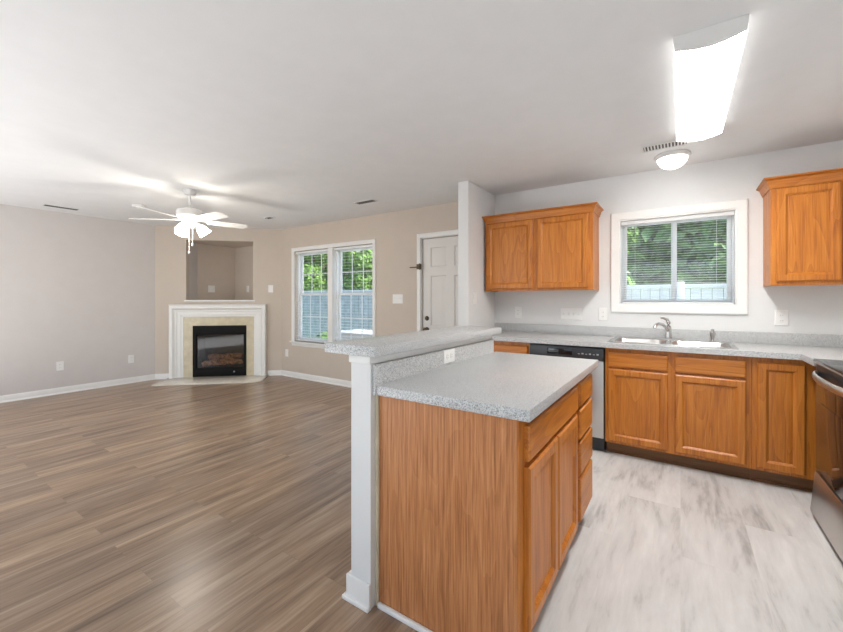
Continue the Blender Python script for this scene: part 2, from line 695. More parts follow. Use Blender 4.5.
# window_2: the pair in the living room
w = struct_root('window_2', (-4.34, YK, .585))
x0, x1, z0, z1 = W2
m = MB(FBK)
m.rings([[(x0 + i, o, z0 + i), (x1 - i, o, z0 + i), (x1 - i, o, z1 - i), (x0 + i, o, z1 - i)] for i, o in [(-.058, 0), (-.058, .016), (-.05, .02), (-.01, .012), (0, .008), (0, 0)]], closed=True)
m.box(-4.385, -4.283, -.10, .018, z0, z1, .003)
m.build('casing', 'trim_white', w)
m = MB(FBK).box(x0 - .075, x1 + .075, -.03, .045, z0 - .022, z0, .004).box(x0 - .05, x1 + .05, 0, .014, z0 - .075, z0 - .022, .003)
m.build('sill', 'trim_white', w)
for (a, c) in ((x0, -4.385), (-4.283, x1)):
    ring_frame(MB(), a, c, z0, z1, .026, YK + .06, YK + .135).build('window_frame', 'vinyl_white', w)
    zm = 1.335
    for (b0, b1, yy) in ((zm - .02, z1 - .026, YK + .108), (z0 + .026, zm + .02, YK + .082)):
        s = ring_frame(MB(), a + .026, c - .026, b0, b1, .036, yy, yy + .022).build('sash', 'vinyl_white', w)
        MB().box(a + .06, c - .06, yy + .009, yy + .013, b0 + .034, b1 - .034).build('pane', 'glass', s, smooth=False)
        g = MB()
        for k in (1, 2):
            gx = a + .06 + (c - a - .12) * k / 3
            g.box(gx - .006, gx + .006, yy + .004, yy + .0085, b0 + .034, b1 - .034)
        gz = (b0 + b1) / 2
        g.box(a + .06, c - .06, yy + .003, yy + .0086, gz - .006, gz + .006)
        g.build('grille', 'vinyl_white', s)
blind('window_blind', x0 + .012, -4.392, z0 + .012, z1 - .008, YK + .03, .043, .032, R(4), 'white blind in the left half of the paired living room window')
blind('window_blind', -4.276, x1 - .012, z0 + .012, z1 - .008, YK + .03, .043, .032, R(4), 'white blind in the right half of the paired living room window, nearest the door')

# rear windows behind the camera (frames only)
for k, (a, c, b0, b1) in enumerate((RW1, RW2)):
    m = ring_frame(MB(), a, c, b0, b1, .05, YR - .11, YR + .012)
    m.box((a + c) / 2 - .03, (a + c) / 2 + .03, YR - .10, YR - .05, b0 + .05, b1 - .05)
    struct(m.build('window_%d' % (3 + k), 'trim_white'))

# ------------------------------------------------------------------ back door
d = struct_root('door_1', (-2.3, YK, 0))
m = MB(FBK)
cw = .052
for (a, c, b0, b1) in ((DR[0] - cw, DR[0] + .004, 0, DR[3] + cw), (DR[1] - .004, DR[1] + cw, 0, DR[3] + cw), (DR[0], DR[1], DR[3] - .004, DR[3] + cw)):
    m.box(a, c, 0, .018, b0, b1, .004)
m.build('casing', 'trim_white', d)
m = MB()
m.box(DR[0], DR[0] + .012, YK, YK + .14, 0, DR[3])
m.box(DR[1] - .012, DR[1], YK, YK + .14, 0, DR[3])
m.box(DR[0], DR[1], YK, YK + .14, DR[3] - .012, DR[3])
m.box(DR[0], DR[0] + .025, YK + .07, YK + .14, 0, DR[3])
m.box(DR[0], DR[1], YK + .07, YK + .14, DR[3] - .025, DR[3])
m.build('jamb', 'door_white', d)
FDR = frame((0, YK + .025, 0), (1, 0, 0), (0, -1, 0))
lx0, lx1 = DR[0] + .018, DR[1] - .015
m = MB(FDR)
rows = [(.22, .78), (.93, 1.55), (1.66, 1.90)]
cols = [(lx0 + .11, (lx0 + lx1) / 2 - .055), ((lx0 + lx1) / 2 + .055, lx1 - .11)]
m = grid_wall(m, lx0, lx1, .008, DR[3] - .018, -.04, 0, [(c[0], c[1], r_[0], r_[1]) for c in cols for r_ in rows])
for c in cols:
    for r_ in rows:
        m.rect_rings(c[0], c[1], r_[0], r_[1], [(0, 0), (.012, -.012), (.03, -.012), (.055, -.003), (.056, -.003)], cap0=False)
leaf = m.build('door_leaf', 'door_white', d)
MB(FDR).lathe([(.028, 0), (.030, .006), (.022, .012), (.016, .02), (.016, .028)], (lx0 + .06, 0, 1.02), 20, (0, 1, 0)).build('deadbolt', 'bronze', d)
m = MB(FDR).lathe([(.032, 0), (.032, .008), (.014, .014), (.012, .035), (.027, .042), (.03, .055), (.022, .066), (.003, .07)], (lx0 + .06, 0, .878), 20, (0, 1, 0))
m.build('door_knob', 'bronze', d)
m = MB(FBK)
m.box(DR[0] - .05, DR[0] + .02, .018, .026, 1.635, 1.70, .002)
m.box(DR[0] - .15, DR[0] - .02, .026, .036, 1.655, 1.668, .003)
m.cyl((DR[0], .03, 1.63), (DR[0], .03, 1.705), .01)
m.build('flip_latch', 'bronze', d)
m = MB(FDR)
m.box(lx0 - .012, lx0 + .10, .001, .006, .80, .812, .001)
m.build('latch_plate', 'bronze', d)

# ------------------------------------------------------------------ fireplace
fp = thing('fireplace', tuple(FD @ Vector((.947, .0, 0))), 'gas fireplace with white wooden mantel and tan marble surround in the corner wall', 'fireplace')
# mantel: stepped picture-frame profile running round three sides
def ubody(m, prof, x0, x1, z1):
    """prof of (inset, out): U-shaped moulding, legs to the floor"""
    rs = []
    for (xa, za) in ((x0, 0), (x0, z1), (x1, z1), (x1, 0)):
        sx = 1 if xa == x0 else -1
        rs.append([(xa + sx * i, o, (za - i) if za > 0 else .02) for i, o in prof])
    m.rings(rs)
    return m
mx0, mx1, mz = .232, 1.664, 1.165
prof = [(0, 0), (0, .085), (.012, .095), (.05, .095), (.06, .085), (.075, .062), (.10, .058), (.105, .046), (.155, .046), (.16, .035), (.185, .035), (.19, .028), (.19, 0)]
ubody(MB(FD), prof, mx0, mx1, mz).build('mantel', 'trim_white', fp, ang=25)
MB(FD).box(mx0 - .001, mx1 + .001, 0, .098, mz - .004, mz + .010, .003).build('mantel_shelf', 'trim_white', fp)
m = grid_wall(MB(FD), .41, 1.49, .02, .98, 0, .022, [(FB[0], FB[1], .02, FB[3])])
m.build('surround', 'marble_tan', fp, smooth=False)
hp = [(.20, .0), (1.70, .0), (1.70, .46), (1.67, .52), (1.60, .545), (.20, .545)]
MB(FD).prism([(p[0], p[1]) for p in hp], 0, .02, .004).build('hearth', 'marble_hearth', fp)
m = grid_wall(MB(FD), FB[0], FB[1], .022, FB[3], -.01, .03, [(FB[0] + .052, FB[1] - .042, .155, .69)])
m.box(FB[0] + .01, FB[1] - .01, .03, .034, .70, .815, .002)
m.box(FB[0] + .01, FB[1] - .01, .03, .034, .04, .135, .002)
for k in range(5):
    m.box(FB[0] + .03, FB[1] - .03, .034, .037, .722 + .018 * k, .730 + .018 * k)
m.build('firebox_frame', 'black_metal', fp)
MB(FD).box(FB[0] + .05, FB[1] - .04, -.003, .001, .153, .692).build('glass_front', 'fire_glass', fp, smooth=False)
bx0, bx1 = FB[0] + .03, FB[1] - .03
m = MB(FD)
m.box(bx0, bx1, -.40, -.39, .08, .75)
m.box(bx0, bx0 + .01, -.40, -.01, .08, .75)
m.box(bx1 - .01, bx1, -.40, -.01, .08, .75)
m.box(bx0, bx1, -.40, -.01, .07, .09)
m.box(bx0, bx1, -.40, -.01, .74, .75)
m.build('firebox', 'firebrick', fp, smooth=False)
m = MB(FD)
for k in range(60):
    x = random.uniform(bx0 + .06, bx1 - .06)
    y = random.uniform(-.28, -.06)
    m.lathe([(.004, -.012), (.016, -.004), (.014, .008), (.003, .014)], (x, y, .10), 6, (random.uniform(-.5, .5), random.uniform(-.5, .5), 1))
eb = m.build('ember_bed', 'ember', fp)
eb['kind'] = 'stuff'
for (p, q, r0, r1) in (((.66, -.08, .20), (1.00, -.16, .235), .045, .05), ((.93, -.09, .225), (1.26, -.12, .23), .05, .042),
                       ((.74, -.20, .27), (.92, -.06, .26), .03, .034), ((1.0, -.2, .29), (1.15, -.05, .25), .032, .03), ((.70, -.22, .30), (1.22, -.24, .31), .04, .045)):
    m = MB(FD)
    pts = []
    rr = []
    for k in range(9):
        f = k / 8
        v = Vector(p).lerp(Vector(q), f) + Vector((random.uniform(-.008, .008), random.uniform(-.008, .008), random.uniform(-.008, .008)))
        pts.append(v)
        rr.append((r0 + (r1 - r0) * f) * random.uniform(.88, 1.12) * (.8 if k in (0, 8) else 1))
    m.tube(pts, rr, 9)
    m.build('log', 'log_bark', fp)
m = MB(FD).cyl((FB[0] + .62, .034, .09), (FB[0] + .62, .05, .09), .012)
m.build('valve_knob', 'button_grey', fp)

# ------------------------------------------------------------------ wall plates
def plate(name, M, x, z, w, h, label, cat, kind, group=None):
    """kind: 'duplex', 'duplex_h', 'switchN', 'blank'"""
    loc = tuple(M @ Vector((x, 0, z)))
    t = thing(name, loc, label, cat, group)
    MB(M).rect_rings(x - w / 2, x + w / 2, z - h / 2, z + h / 2, [(0, 0), (0, .003), (.004, .006), (.005, .006)]).build('plate', 'plastic_white', t)
    if kind.startswith('duplex'):
        for s in (-1, 1):
            cx, cz = (x + s * .02, z) if kind.endswith('h') else (x, z + s * .02)
            a, c = (.0145, .0165) if not kind.endswith('h') else (.0145, .0165)
            r_ = MB(M).lathe([(.0165, .005), (.0165, .0085), (.015, .009)], (cx, 0, cz), 16, (0, 1, 0)).build('receptacle', 'plastic_white', t)
            m = MB(M)
            if kind.endswith('h'):
                m.box(cx - .005, cx + .003, .0085, .0094, cz + .005, cz + .0068)
                m.box(cx - .005, cx + .003, .0085, .0094, cz - .0068, cz - .005)
            else:
                m.box(cx - .0068, cx - .005, .0085, .0094, cz - .003, cz + .005)
                m.box(cx + .005, cx + .0068, .0085, .0094, cz - .003, cz + .005)
            m.build('slots', 'plastic_slot', r_)
    elif kind.startswith('switch'):
        n = int(kind[6:])
        for k in range(n):
            cx = x + (k - (n - 1) / 2) * .046
            MB(M).prism([(.004, z - .012), (.016, z + .006), (.018, z + .012), (.004, z + .012)], cx - .005, cx + .005, ax='x').build('toggle', 'plastic_white', t)
    elif kind == 'rocker':
        MB(M).box(x - .017, x + .017, .004, .009, z - .033, z + .033, .001).build('rocker', 'plastic_white', t)
    return t


FL = frame((XL, 0, 0), (0, 1, 0), (1, 0, 0))
plate('wall_outlet', FL, 1.601, .369, .075, .12, 'white wall outlet low on the pale left wall, farther from the fireplace', 'outlet', 'duplex')
plate('wall_outlet', FL, 2.402, .360, .075, .12, 'white wall outlet low on the pale left wall, nearer the fireplace corner', 'outlet', 'duplex')
plate('wall_outlet', FBK, -5.36, .378, .07, .115, 'white wall outlet low on the tan wall between fireplace and window', 'outlet', 'duplex')
plate('light_switch', FBK, -3.08, 1.262, .165, .122, 'wide white light switch plate on the tan wall between window and door', 'light switch', 'switch3')
plate('light_switch', FD, 1.727, 1.43, .075, .12, 'single white switch on the fireplace wall right of the niche', 'light switch', 'switch1')
FN1 = frame((XL + .008, 0, 0), (0, 1, 0), (1, 0, 0))
FN2 = frame((0, YK - .008, 0), (1, 0, 0), (0, -1, 0))
plate('wall_outlet', FN1, 3.60, 1.44, .115, .12, 'wide beige outlet plate inside the niche, on its left back wall', 'outlet', 'blank')
plate('wall_outlet', FN2, -6.45, 1.44, .07, .115, 'narrow beige cable plate inside the niche, on its right back wall', 'outlet', 'blank')
FST = frame((XS1, 0, 0), (0, 1, 0), (1, 0, 0))
plate('light_switch', FST, 3.53, 1.27, .075, .12, 'white switch on the short white wall end beside the left wall cabinet', 'light switch', 'rocker')
plate('wall_outlet', FBK, -1.449, 1.118, .075, .12, 'white outlet above the counter near the corner, under the left wall cabinet', 'outlet', 'duplex')
plate('light_switch', FBK, -.906, 1.112, .205, .122, 'wide white four gang switch plate above the dishwasher', 'light switch', 'switch4')
plate('wall_outlet', FBK, -.616, 1.115, .078, .125, 'white outlet above the counter just left of the kitchen window', 'outlet', 'duplex')
plate('wall_outlet', FBK, .650, 1.114, .08, .125, 'white outlet above the counter under the right wall cabinet', 'outlet', 'duplex')

# ------------------------------------------------------------------ cabinets
KF = 3.452        # face frame plane of the base run
DOORT = .022


def cab_door(M, x0, x1, z0, z1, parent, wood='oak_z', yb=.0):
    t_ = DOORT
    fw = .058
    m = MB(M)
    m.rings([[(x0 + i, yb + o, z0 + i), (x1 - i, yb + o, z0 + i), (x1 - i, yb + o, z1 - i), (x0 + i, yb + o, z1 - i)]
             for i, o in [(0, 0), (0, t_ - .007), (.008, t_), (fw - .014, t_), (fw - .008, t_ - .004), (fw, t_ - .014), (fw + .004, t_ - .015), (fw + .004, 0)]], closed=True)
    dd = m.build('door', wood, parent, ang=20)
    p = MB(M).rect_rings(x0 + fw + .001, x1 - fw - .001, z0 + fw + .001, z1 - fw - .001, [(0, yb + .002), (0, yb + t_ - .0145), (.016, yb + t_ - .011), (.017, yb + t_ - .011)])
    p.build('panel', wood, dd, ang=20)
    return dd


def drawer_front(M, x0, x1, z0, z1, parent, wood, name='drawer_front'):
    t_ = DOORT
    return MB(M).rect_rings(x0, x1, z0, z1, [(0, 0), (0, t_ - .008), (.003, t_ - .003), (.009, t_), (.010, t_)]).build(name, wood, parent, ang=20)


def face(M, x0, x1, z0, z1, holes, parent, wood='oak_z'):
    return grid_wall(MB(M), x0, x1, z0, z1, -.019, 0, holes).build('face_frame', wood, parent, smooth=False)


FK = frame((0, KF, 0), (1, 0, 0), (0, -1, 0))      # base run, y out toward the room

def base_cabinet(x0, x1, label, doors, drawers, holes, kick=True):
    t = thing('base_cabinet', ((x0 + x1) / 2, 3.75, 0), label, 'cabinet')
    m = MB()
    m.box(x0, x0 + .016, KF + .019, YK - .004, .10, .868)
    m.box(x1 - .016, x1, KF + .019, YK - .004, .10, .868)
    m.box(x0 + .016, x1 - .016, KF + .019, YK - .004, .10, .116)
    m.box(x0 + .016, x1 - .016, YK - .012, YK - .004, .116, .868)
    m.build('carcass', 'oak_z', t, smooth=False)
    face(FK, x0, x1, .10, .868, holes, t)
    for a in drawers:
        drawer_front(FK, *a, t, 'oak_x')
    for a in doors:
        cab_door(FK, *a, t)
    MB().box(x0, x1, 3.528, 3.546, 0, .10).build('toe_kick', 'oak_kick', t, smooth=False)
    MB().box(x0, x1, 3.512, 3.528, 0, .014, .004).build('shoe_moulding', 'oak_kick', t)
    return t


base_cabinet(-1.712, -1.132, 'oak base cabinet mostly hidden behind the island, left of the dishwasher',
             [(-1.68, -1.15, .125, .70)], [(-1.68, -1.15, .718, .833)], [(-1.65, -1.18, .15, .67), (-1.65, -1.18, .74, .81)])
base_cabinet(-.510, .402, 'oak sink base cabinet with two doors under the kitchen window',
             [(-.488, -.078, .122, .700), (-.036, .374, .122, .700)],
             [(-.488, -.078, .716, .835), (-.036, .374, .716, .835)], [(-.45, -.11, .15, .67), (.0, .34, .15, .67), (-.45, -.11, .74, .81), (.0, .34, .74, .81)])
base_cabinet(.404, .80, 'oak corner base cabinet with one tall door beside the stove',
             [(.432, .668, .122, .835)], [], [(.46, .64, .15, .81)])

# wall cabinets
def crown(m, x0, x1, yf, yb, z0, z1, out):
    """crown moulding around front and both sides"""
    pr = [(0, z0), (.006, z0), (.010, z0 + .012), (out * .55, z1 - .022), (out * .9, z1 - .012), (out, z1 - .010), (out, z1), (0, z1)]
    rs = []
    for (x, y, sx, sy) in ((x0, yb, -1, 0), (x0, yf, -1, -1), (x1, yf, 1, -1), (x1, yb, 1, 0)):
        rs.append([(x + sx * o, y + sy * o, z) for o, z in pr])
    m.rings(rs)
    return m


def wall_cabinet(x0, x1, z0, z1, doors, label, flush_left=False):
    yf = 3.738
    t = thing('wall_cabinet', ((x0 + x1) / 2, YK, z0), label, 'cabinet')
    m = MB()
    m.box(x0, x0 + .014, yf + .019, YK - .001, z0, z1)
    m.box(x1 - .014, x1, yf + .019, YK - .001, z0, z1)
    m.box(x0 + .014, x1 - .014, yf + .019, YK - .001, z0 + .012, z0 + .026)
    m.box(x0 + .014, x1 - .014, yf + .019, YK - .001, z1 - .014, z1)
    m.box(x0 + .014, x1 - .014, YK - .009, YK - .001, z0 + .02, z1)
    m.build('carcass', 'oak_z', t, smooth=False)
    M = frame((0, yf, 0), (1, 0, 0), (0, -1, 0))
    face(M, x0, x1, z0, z1, [(a[0] + .02, a[1] - .02, z0 + .04, z1 - .04) for a in doors], t)
    for a in doors:
        cab_door(M, a[0], a[1], a[2], a[3], t)
    mm = MB()
    crown(mm, x0 + (.012 if flush_left else 0), x1, yf - .002, YK - .001, z1 - .012, z1 + .062, .042)
    mm.build('crown_moulding', 'oak_x', t, ang=20)
    return t


wall_cabinet(-1.700, -.652, 1.342, 2.056, [(-1.680, -1.192, 1.362, 2.036), (-1.152, -.690, 1.362, 2.036)],
             'oak wall cabinet with two doors hanging left of the kitchen window', True)
wall_cabinet(.542, 1.300, 1.358, 2.072, [(.574, .90, 1.385, 2.052), (.94, 1.27, 1.385, 2.052)],
             'oak wall cabinet hanging right of the kitchen window')

# dishwasher
dw = thing('dishwasher', (-.82, 3.75, 0), 'stainless dishwasher with black control strip left of the sink cabinet', 'dishwasher')
MB().box(-1.124, -.518, KF + .02, YK - .03, .09, .862).build('tub', 'black_plastic', dw)
MB().box(-1.124, -.518, KF - .025, KF + .018, .125, .752, .006).build('door_panel', 'stainless', dw)
cp = MB().box(-1.124, -.518, KF - .032, KF + .018, .756, .858, .006).build('control_panel', 'black_plastic', dw)
m = MB()
m.box(-.97, -.76, KF - .038, KF - .030, .788, .838, .003)
m.build('handle_pocket', 'black_glass', cp)
for k in range(6):
    MB().box(-.715 + .029 * k, -.699 + .029 * k, KF - .0335, KF - .031, .800, .806 + .006 * (k % 2)).build('button', 'button_grey', cp)
MB().box(-1.12, -.522, KF + .03, KF + .05, .012, .118, .004).build('kick_plate', 'black_plastic', dw)
for s in (-1.09, -.55):
    MB().cyl((s, KF + .10, 0), (s, KF + .10, .09), .018, 12).build('foot', 'black_plastic', dw)

# kitchen countertop with the sink cut-out
SX0, SX1, SY0, SY1 = -.475, .315, 3.485, 3.90
ct = thing('countertop', (0, 3.7, .87), 'speckled grey laminate countertop along the kitchen wall holding the sink', 'countertop')
m = MB()
z0, z1 = .870, .908
for a in ((-1.716, SX0, 3.405, YK - .002), (SX1, .645, 3.405, YK - .002), (SX0, SX1, 3.405, SY0), (SX0, SX1, SY1, YK - .002)):
    m.box(*a, z0, z1)
m.box(.645, XR - .002, 3.137, YK - .002, z0, z1)
bmesh.ops.remove_doubles(m.bm, verts=m.bm.verts, dist=1e-5)
m.build('slab', 'laminate', ct, smooth=False)
MB().box(-1.716, XR - .002, YK - .020, YK - .001, z1, 1.000, .003).box(XR - .02, XR - .001, 3.137, YK - .02, z1, 1.0, .003).build('backsplash', 'laminate', ct)

# sink
sk = thing('kitchen_sink', (-.08, 3.69, .908), 'stainless double bowl sink set in the counter under the kitchen window', 'sink')
def rr(x0, x1, y0, y1, r, z, n=5):
    pts = []
    for (cx, cy, a0) in ((x1 - r, y1 - r, 0), (x0 + r, y1 - r, 90), (x0 + r, y0 + r, 180), (x1 - r, y0 + r, 270)):
        for k in range(n + 1):
            a = R(a0 + 90 * k / n)
            pts.append((cx + r * math.cos(a), cy + r * math.sin(a), z))
    return pts
bowls = [(-.462, -.098, 3.50, 3.845), (-.062, .302, 3.50, 3.845)]
m = MB()
ex0, ex1, ey0, ey1 = -.497, .337, 3.462, 3.955
zt = .916
# deck pieces around the bowls
for a in ((ex0, ex1, ey0, 3.50), (ex0, ex1, 3.845, ey1), (ex0, -.462, 3.50, 3.845), (-.098, -.062, 3.50, 3.845), (.302, ex1, 3.50, 3.845)):
    m.box(*a, .909, zt)
m.rings([rr(ex0, ex1, ey0, ey1, .03, .9085), rr(ex0 - .002, ex1 + .002, ey0 - .002, ey1 + .002, .03, .913), rr(ex0 + .006, ex1 - .006, ey0 + .006, ey1 - .006, .028, .9175), rr(ex0 + .014, ex1 - .014, ey0 + .014, ey1 - .014, .026, .915)], cap0=False, cap1=False)
m.build('rim', 'chrome', sk)
for (a, c, e, f) in bowls:
    bwl = MB().rings([rr(a - .003, c + .003, e - .003, f + .003, .05, .9165), rr(a + .004, c - .004, e + .004, f - .004, .05, .908), rr(a + .012, c - .012, e + .012, f - .012, .06, .76), rr(a + .04, c - .04, e + .04, f - .04, .06, .735), rr(a + .12, c - .12, e + .12, f - .12, .05, .732)], cap0=False).build('bowl', 'stainless', sk, ang=60)
    MB().lathe([(.045, .733), (.045, .7355), (.03, .7345), (.028, .734)], ((a + c) / 2, (e + f) / 2, 0), 20).build('drain', 'chrome', bwl)
fc = thing('faucet', (-.085, 3.905, .916), 'brushed nickel single lever faucet behind the sink', 'faucet')
MB().rings([rr(-.20, .03, 3.878, 3.932, .026, .916), rr(-.198, .028, 3.88, 3.93, .025, .926), rr(-.19, .02, 3.886, 3.924, .018, .930)]).build('base_plate', 'faucet_nickel', fc)
MB().lathe([(.027, 0), (.027, .02), (.022, .05), (.022, .085), (.016, .10), (.004, .105)], (-.085, 3.905, .928), 20).build('body', 'faucet_nickel', fc)
MB().tube([(-.085, 3.90, .985), (-.10, 3.87, 1.02), (-.125, 3.82, 1.047), (-.15, 3.77, 1.055), (-.168, 3.735, 1.048), (-.176, 3.72, 1.03), (-.178, 3.717, 1.018)], [.014, .013, .012, .012, .012, .013, .013], 12).build('spout', 'faucet_nickel', fc)
MB().tube([(-.085, 3.905, 1.03), (-.083, 3.91, 1.055), (-.095, 3.895, 1.085), (-.12, 3.865, 1.098), (-.14, 3.845, 1.10)], [.019, .017, .012, .009, .007], 12).build('lever', 'faucet_nickel', fc)
sp = tag(MB().lathe([(.024, 0), (.024, .008), (.014, .014), (.013, .035), (.019, .05), (.020, .075), (.012, .085), (.012, .10), (.002, .103)], (.215, 3.90, .916), 18).build('side_sprayer', 'faucet_nickel', loc=(.215, 3.90, .916)), 'small nickel side sprayer standing right of the faucet', 'sprayer')

# ------------------------------------------------------------------ island
IX = -.440                      # face frame plane, facing +X
FI = frame((IX, 0, 0), (0, 1, 0), (1, 0, 0))
ic = thing('island_cabinet', (-.74, 1.65, 0), 'large oak island cabinet with wood grain end panel, wide drawer and two doors', 'cabinet')
MB().box(-1.028, IX - .004, 1.225, 1.243, .0, .868).build('end_panel', 'oak_end', ic, smooth=False)
m = MB()
m.box(-1.04, IX - .02, 1.245, 1.262, .10, .868)
m.box(-1.04, IX - .02, 2.030, 2.044, .10, .868)
m.box(-1.04, IX - .02, 1.262, 2.030, .10, .116)
m.box(-1.04, -1.03, 1.262, 2.030, .116, .868)
m.build('carcass', 'oak_z', ic, smooth=False)
face(FI, 1.226, 2.046, .10, .868, [(1.29, 1.99, .73, .82), (1.30, 1.62, .15, .67), (1.67, 1.98, .15, .67)], ic)
drawer_front(FI, 1.280, 2.020, .712, .832, ic, 'oak_y')
cab_door(FI, 1.280, 1.640, .128, .692, ic)
cab_door(FI, 1.652, 2.012, .128, .692, ic)
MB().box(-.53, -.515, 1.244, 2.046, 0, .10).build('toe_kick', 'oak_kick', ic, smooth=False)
MB().box(-1.028, -.52, 1.208, 1.224, 0, .022, .005).build('base_strip', 'trim_white', ic)
MB().box(-1.045, -1.03, 1.215, 1.243, .0, .868, .002).build('scribe_strip', 'marble_tan', ic)

dc = thing('drawer_cabinet', (-.74, 2.22, 0), 'narrow oak island cabinet with a stack of four drawers at the far end', 'cabinet')
m = MB()
m.box(-1.04, IX - .02, 2.048, 2.062, .10, .868)
m.box(-1.04, IX - .004, 2.388, 2.402, .10, .868)
m.box(-1.04, -.515, 2.388, 2.402, 0, .10)
m.box(-1.04, IX - .02, 2.062, 2.388, .10, .116)
m.box(-1.04, -1.03, 2.062, 2.388, .116, .868)
m.build('carcass', 'oak_z', dc, smooth=False)
face(FI, 2.047, 2.402, .10, .868, [(2.09, 2.36, .14, .83)], dc)
for (a, c) in ((.712, .832), (.548, .694), (.362, .530), (.128, .344)):
    drawer_front(FI, 2.072, 2.384, a, c, dc, 'oak_y', 'drawer')
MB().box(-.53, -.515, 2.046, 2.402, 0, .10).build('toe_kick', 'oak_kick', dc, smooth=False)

it = thing('island_countertop', (-.72, 1.8, .87), 'speckled grey laminate island top beside the raised bar', 'countertop')
MB().box(-1.030, -.396, 1.205, 2.436, .8695, .908, .002).build('slab', 'laminate', it)
MB().box(-1.045, -1.030, 1.200, 2.40, .868, .994).build('backsplash', 'laminate', it)
bt = tag(MB().prism([(-1.278, 1.155), (-.9925, 1.155), (-.9925, 2.443), (-1.278, 2.443)], 1.031, 1.072, .0025).build('bar_top', 'laminate', loc=(-1.135, 1.8, 1.031)), 'raised speckled grey breakfast bar top on the white half wall', 'bar top')
FB2 = frame((-1.030, 0, 0), (0, 1, 0), (1, 0, 0))
plate('wall_outlet', FB2, 1.80, .957, .118, .072, 'white sideways outlet between the raised bar and the island top', 'outlet', 'duplex_h')

# ------------------------------------------------------------------ range
rg = thing('range', (.98, 2.75, 0), 'stainless and black electric range at the right edge of the kitchen', 'stove')
ry0, ry1 = 2.372, 3.130
MB().box(.668, 1.285, ry0, ry1, .03, .895).build('body', 'black_metal', rg)
for (x, y) in ((.72, ry0 + .05), (.72, ry1 - .05), (1.24, ry0 + .05), (1.24, ry1 - .05)):
    MB().cyl((x, y, 0), (x, y, .03), .018, 10).build('foot', 'black_plastic', rg)
ck = MB().prism([(.640, ry0 - .002), (1.285, ry0 - .002), (1.285, ry1 + .002), (.640, ry1 + .002)], .896, .916, .004).build('cooktop', 'black_glass', rg)
for (x, y, r_) in ((.82, 2.57, .10), (.82, 2.94, .078), (1.10, 2.57, .078), (1.10, 2.94, .10)):
    m = MB()
    for q in (r_, r_ * .62):
        m.lathe([(q, .9155), (q, .9168), (q - .003, .9168), (q - .003, .9155)], (x, y, 0), 40)
    m.build('burner_ring', 'ring_grey', ck)
MB().box(.636, .650, ry0, ry1, .893, .900, .002).build('front_trim', 'stainless', rg)
MB().box(.652, .668, ry0 + .002, ry1 - .002, .815, .892, .003).build('vent_strip', 'black_plastic', rg)
od = MB().box(.648, .668, ry0 + .004, ry1 - .004, .284, .812, .005).build('oven_door', 'oven_glass', rg)
MB().box(.6465, .6485, ry0 + .10, ry1 - .10, .33, .68, .0008).build('oven_window', 'black_glass', od)
pts = []
for k in range(17):
    f = k / 16
    pts.append((.644 - .040 * math.sin(PI * f) ** .6, ry0 + .035 + (ry1 - ry0 - .07) * f, .832))
MB().tube(pts, .021, 12, .55).build('handle', 'stainless', od)
m = MB()
m.prism([(.626, .035), (.668, .035), (.668, .272), (.646, .272)], ry0 + .003, ry1 - .003, .003, ax='y')
m.build('storage_drawer', 'stainless', rg)
bg = MB().prism([(1.225, .916), (1.285, .916), (1.285, 1.10), (1.245, 1.10)], ry0, ry1, .004, ax='y').build('backguard', 'stainless', rg)
for y in (2.46, 2.56, 2.94, 3.04):
    MB().cyl((1.237, y, 1.01), (1.205, y, 1.005), .020, 16, .017).build('knob', 'black_plastic', bg)
MB().box(1.228, 1.236, 2.64, 2.86, .97, 1.05).build('display', 'black_glass', bg)

# ------------------------------------------------------------------ ceiling fixtures
emit('lens_glow', (1, .985, .955), FIXTURE_STRENGTH)
emit('rail_glow', (1, .985, .96), RAIL_STRENGTH)
emit('dome_glow', (1, .97, .92), DOME_STRENGTH)
emit('shade_glow', (1, .93, .80), FAN_STRENGTH)
fx = thing('fluorescent_light', (.10, 2.63, H), 'long white fluorescent ceiling light with curved lens over the kitchen', 'ceiling light')
fx0, fx1, fy0, fy1 = -.026, .230, 2.038, 3.235
MB().box(fx0 + .03, fx1 - .03, fy0 + .02, fy1 - .02, H - .03, H).build('channel', 'fan_white', fx)
def sag(n=14):
    pts = []
    for k in range(n + 1):
        f = k / n
        pts.append((fx0 + .004 + (fx1 - fx0 - .008) * f, H - .056 - .022 * math.sin(PI * f)))
    return pts


m = MB()
m.prism([(fx1 - .004, H - .05), (fx0 + .004, H - .05)] + sag(), fy0 + .012, fy1 - .012, ax='y')
m.build('lens', 'lens_glow', fx, ang=40)
m = MB().box(fx0, fx0 + .005, fy0 + .012, fy1 - .012, H - .058, H - .001).box(fx1 - .005, fx1, fy0 + .012, fy1 - .012, H - .058, H - .001)
m.build('side_rail', 'rail_glow', fx)
cap = [(fx1 + .002, H - .001), (fx0 - .002, H - .001)] + [(x, z - .003) for x, z in sag()]
MB().prism(cap, fy0, fy0 + .012, ax='y').build('end_cap', 'fan_white', fx)
MB().prism(cap, fy1 - .012, fy1, ax='y').build('end_cap', 'fan_white', fx)

dc_ = (-.055, 3.70, H)
dm = thing('dome_light', dc_, 'round white dome light on the ceiling above the sink', 'ceiling light')
MB().lathe([(.122, -.0), (.126, -.012), (.120, -.024), (.108, -.032), (.10, -.030), (.02, -.02)], dc_, 36).build('base_ring', 'fan_white', dm)
MB().lathe([(.106, -.031), (.100, -.052), (.084, -.078), (.058, -.098), (.028, -.108), (.002, -.110)], dc_, 36).build('glass_dome', 'dome_glow', dm)

